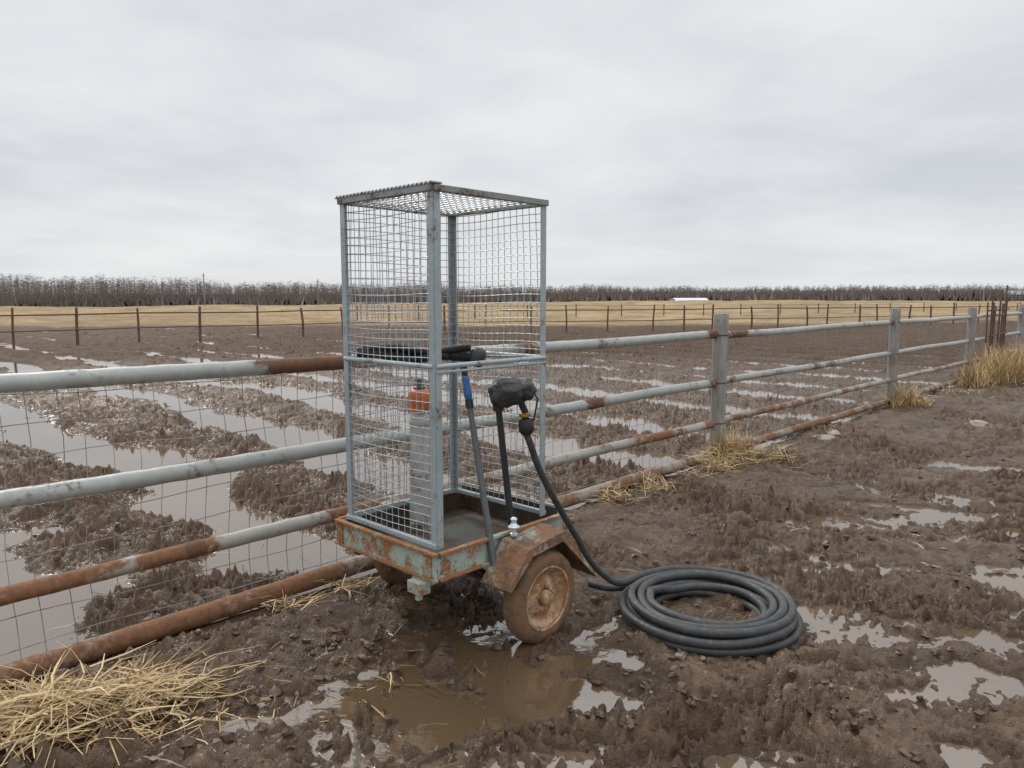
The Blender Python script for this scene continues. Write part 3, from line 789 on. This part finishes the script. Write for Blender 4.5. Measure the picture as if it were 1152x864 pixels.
# ------------------------------------------------------------ distant buildings
wl=plain('shed_white',(.62,.63,.66),.6,0,.08,.6,.05); gyb=plain('shed_grey',(.25,.27,.30),.6,0,.1,.6,.05)
def tunnel(loc,L,R,H,nm,lab,mroof,mend,rot):
    e=thing(nm,loc,lab,'building'); mb=MB(); n=12; vs=[];fs=[]
    c_,s_=math.cos(rot),math.sin(rot)
    def T(x,y,z): return Vector(loc)+Vector((x*c_-y*s_,x*s_+y*c_,z))
    for i in range(n+1):
        an=math.pi*i/n
        for xx in (-L/2,L/2): vs.append(T(xx,-R*math.cos(an),H*math.sin(an)**.8))
    for i in range(n): fs.append((2*i,2*i+1,2*i+3,2*i+2))
    mb.add(vs,fs); make('roof',mb,mroof,e)
    for sx in (-1,1):
        mb=MB(); mb.add([T(sx*(L/2-.05),-R*math.cos(math.pi*i/n)*.98,H*.98*math.sin(math.pi*i/n)**.8) for i in range(n+1)],[tuple(range(n+1))])
        make('end_wall',mb,mend,e,smooth=False)
    mb=MB(); mb.box(T(-L/2,0,H*.3),Vector((c_,s_,0)),Vector((-s_,c_,0)),Z,.12,R*.5,H*.6)
    make('door',mb,gyb,e,smooth=False)
tunnel((47.0,198,gz(47,198)),9,3,1.4,'white_tunnel_shed','low white rounded farm shed in dry field',wl,gyb,.1)
sl=Vector((160,235,gz(160,235))); sh=thing('grey_shed',sl,'grey gabled farm shed beside the bare wood','building')
mb=MB(); mb.box(sl+Z*1.1,X,Y,Z,9,6,2.2); make('wall',mb,gyb,sh,smooth=False)
mb=MB(); mb.add([sl+Vector(v) for v in [(-4.8,-3.3,2.15),(4.8,-3.3,2.15),(4.8,0,3.4),(-4.8,0,3.4),(4.8,3.3,2.15),(-4.8,3.3,2.15)]],[(0,1,2,3),(3,2,4,5),(0,3,5),(1,4,2)]); make('roof',mb,gyb,sh,smooth=False)
mb=MB(); mb.box(sl+Vector((0,-3.05,.9)),X,Y,Z,2.2,.1,1.8); make('door',mb,DARKWOOD,sh,smooth=False)
for (x,y,h) in ((-38,92,4.6),(-25.5,98,4.0)):
    e=thing('utility_pole',(x,y,0),'thin bare utility pole standing in dry field','utility pole','utility poles across the fields')
    mb=MB(); mb.tube([(x,y,0),(x,y,h)],[.07,.06],8); make('pole',mb,POLEM,e)
    mb=MB(); mb.box((x,y-.08,h-.3),X,Y,Z,.4,.05,.05); make('crossarm',mb,POLEM,e)

# ------------------------------------------------------------ world
w=bpy.data.worlds.new('World'); scene.world=w; w.use_nodes=True; nt=w.node_tree
for n in list(nt.nodes): nt.nodes.remove(n)
out=node(nt,'ShaderNodeOutputWorld')
sky=node(nt,'ShaderNodeTexSky',sky_type='NISHITA'); sky.sun_disc=False
SE,SR=math.radians(42),math.radians(-35)
sky.sun_elevation=SE; sky.sun_rotation=SR
bg1=node(nt,'ShaderNodeBackground'); bg1.inputs['Strength'].default_value=.09; nt.links.new(sky.outputs[0],bg1.inputs['Color'])
tc=node(nt,'ShaderNodeTexCoord'); sp3=node(nt,'ShaderNodeSeparateXYZ'); nt.links.new(tc.outputs['Generated'],sp3.inputs[0])
zc=mathn(nt,'MAXIMUM',sp3.outputs['Z'],0.0); dn=mathn(nt,'ADD',zc,.13)
cxyz=node(nt,'ShaderNodeCombineXYZ')
nt.links.new(mathn(nt,'DIVIDE',sp3.outputs['X'],dn),cxyz.inputs['X']); nt.links.new(mathn(nt,'DIVIDE',sp3.outputs['Y'],dn),cxyz.inputs['Y'])
n1=noise(nt,.50,5,.50,cxyz.outputs[0],.3); n2=noise(nt,1.7,5,.55,cxyz.outputs[0],.2)
nn=mathn(nt,'ADD',mathn(nt,'MULTIPLY',n1,.74),mathn(nt,'MULTIPLY',n2,.26))
cc_=ramp(nt,nn,[(.38,(.63,.66,.705)),(.50,(.76,.775,.80)),(.62,(.87,.875,.88))])
hb=ramp(nt,zc,[(.0,(.70,.735,.78)),(.09,(.82,.835,.855)),(.22,(.74,.755,.785))])
cc2=mix(nt,ramp(nt,zc,[(0,.6),(.16,0)]),cc_,hb)
mr=node(nt,'ShaderNodeMapRange'); nt.links.new(zc,mr.inputs['Value']); mr.inputs['From Min'].default_value=.36; mr.inputs['From Max'].default_value=1; mr.inputs['To Min'].default_value=1; mr.inputs['To Max'].default_value=2.6
bg2=node(nt,'ShaderNodeBackground'); nt.links.new(cc2,bg2.inputs['Color']); nt.links.new(mr.outputs[0],bg2.inputs['Strength'])
ms=node(nt,'ShaderNodeMixShader'); ms.inputs[0].default_value=.95
nt.links.new(bg1.outputs[0],ms.inputs[1]); nt.links.new(bg2.outputs[0],ms.inputs[2]); nt.links.new(ms.outputs[0],out.inputs[0])
sd=bpy.data.lights.new('sun','SUN'); sd.energy=1.5; sd.angle=math.radians(12); sd.color=(1,.95,.88)
so=bpy.data.objects.new('sun',sd); COL.objects.link(so); so.location=(-5,5,10)
dv=Vector((math.sin(-SR)*math.cos(SE)*-1,-math.cos(SR)*math.cos(SE)*-1,math.sin(SE)))
so.rotation_euler=dv.to_track_quat('Z','Y').to_euler()

# ------------------------------------------------------------ camera
cd=bpy.data.cameras.new('camera'); cam=bpy.data.objects.new('camera',cd); COL.objects.link(cam)
cd.sensor_width=36; cd.lens=26; cd.clip_end=4000; cd.clip_start=.05
cam.location=(0,0,1.6); cam.rotation_euler=(math.radians(90-6.65),0,0)
scene.camera=cam
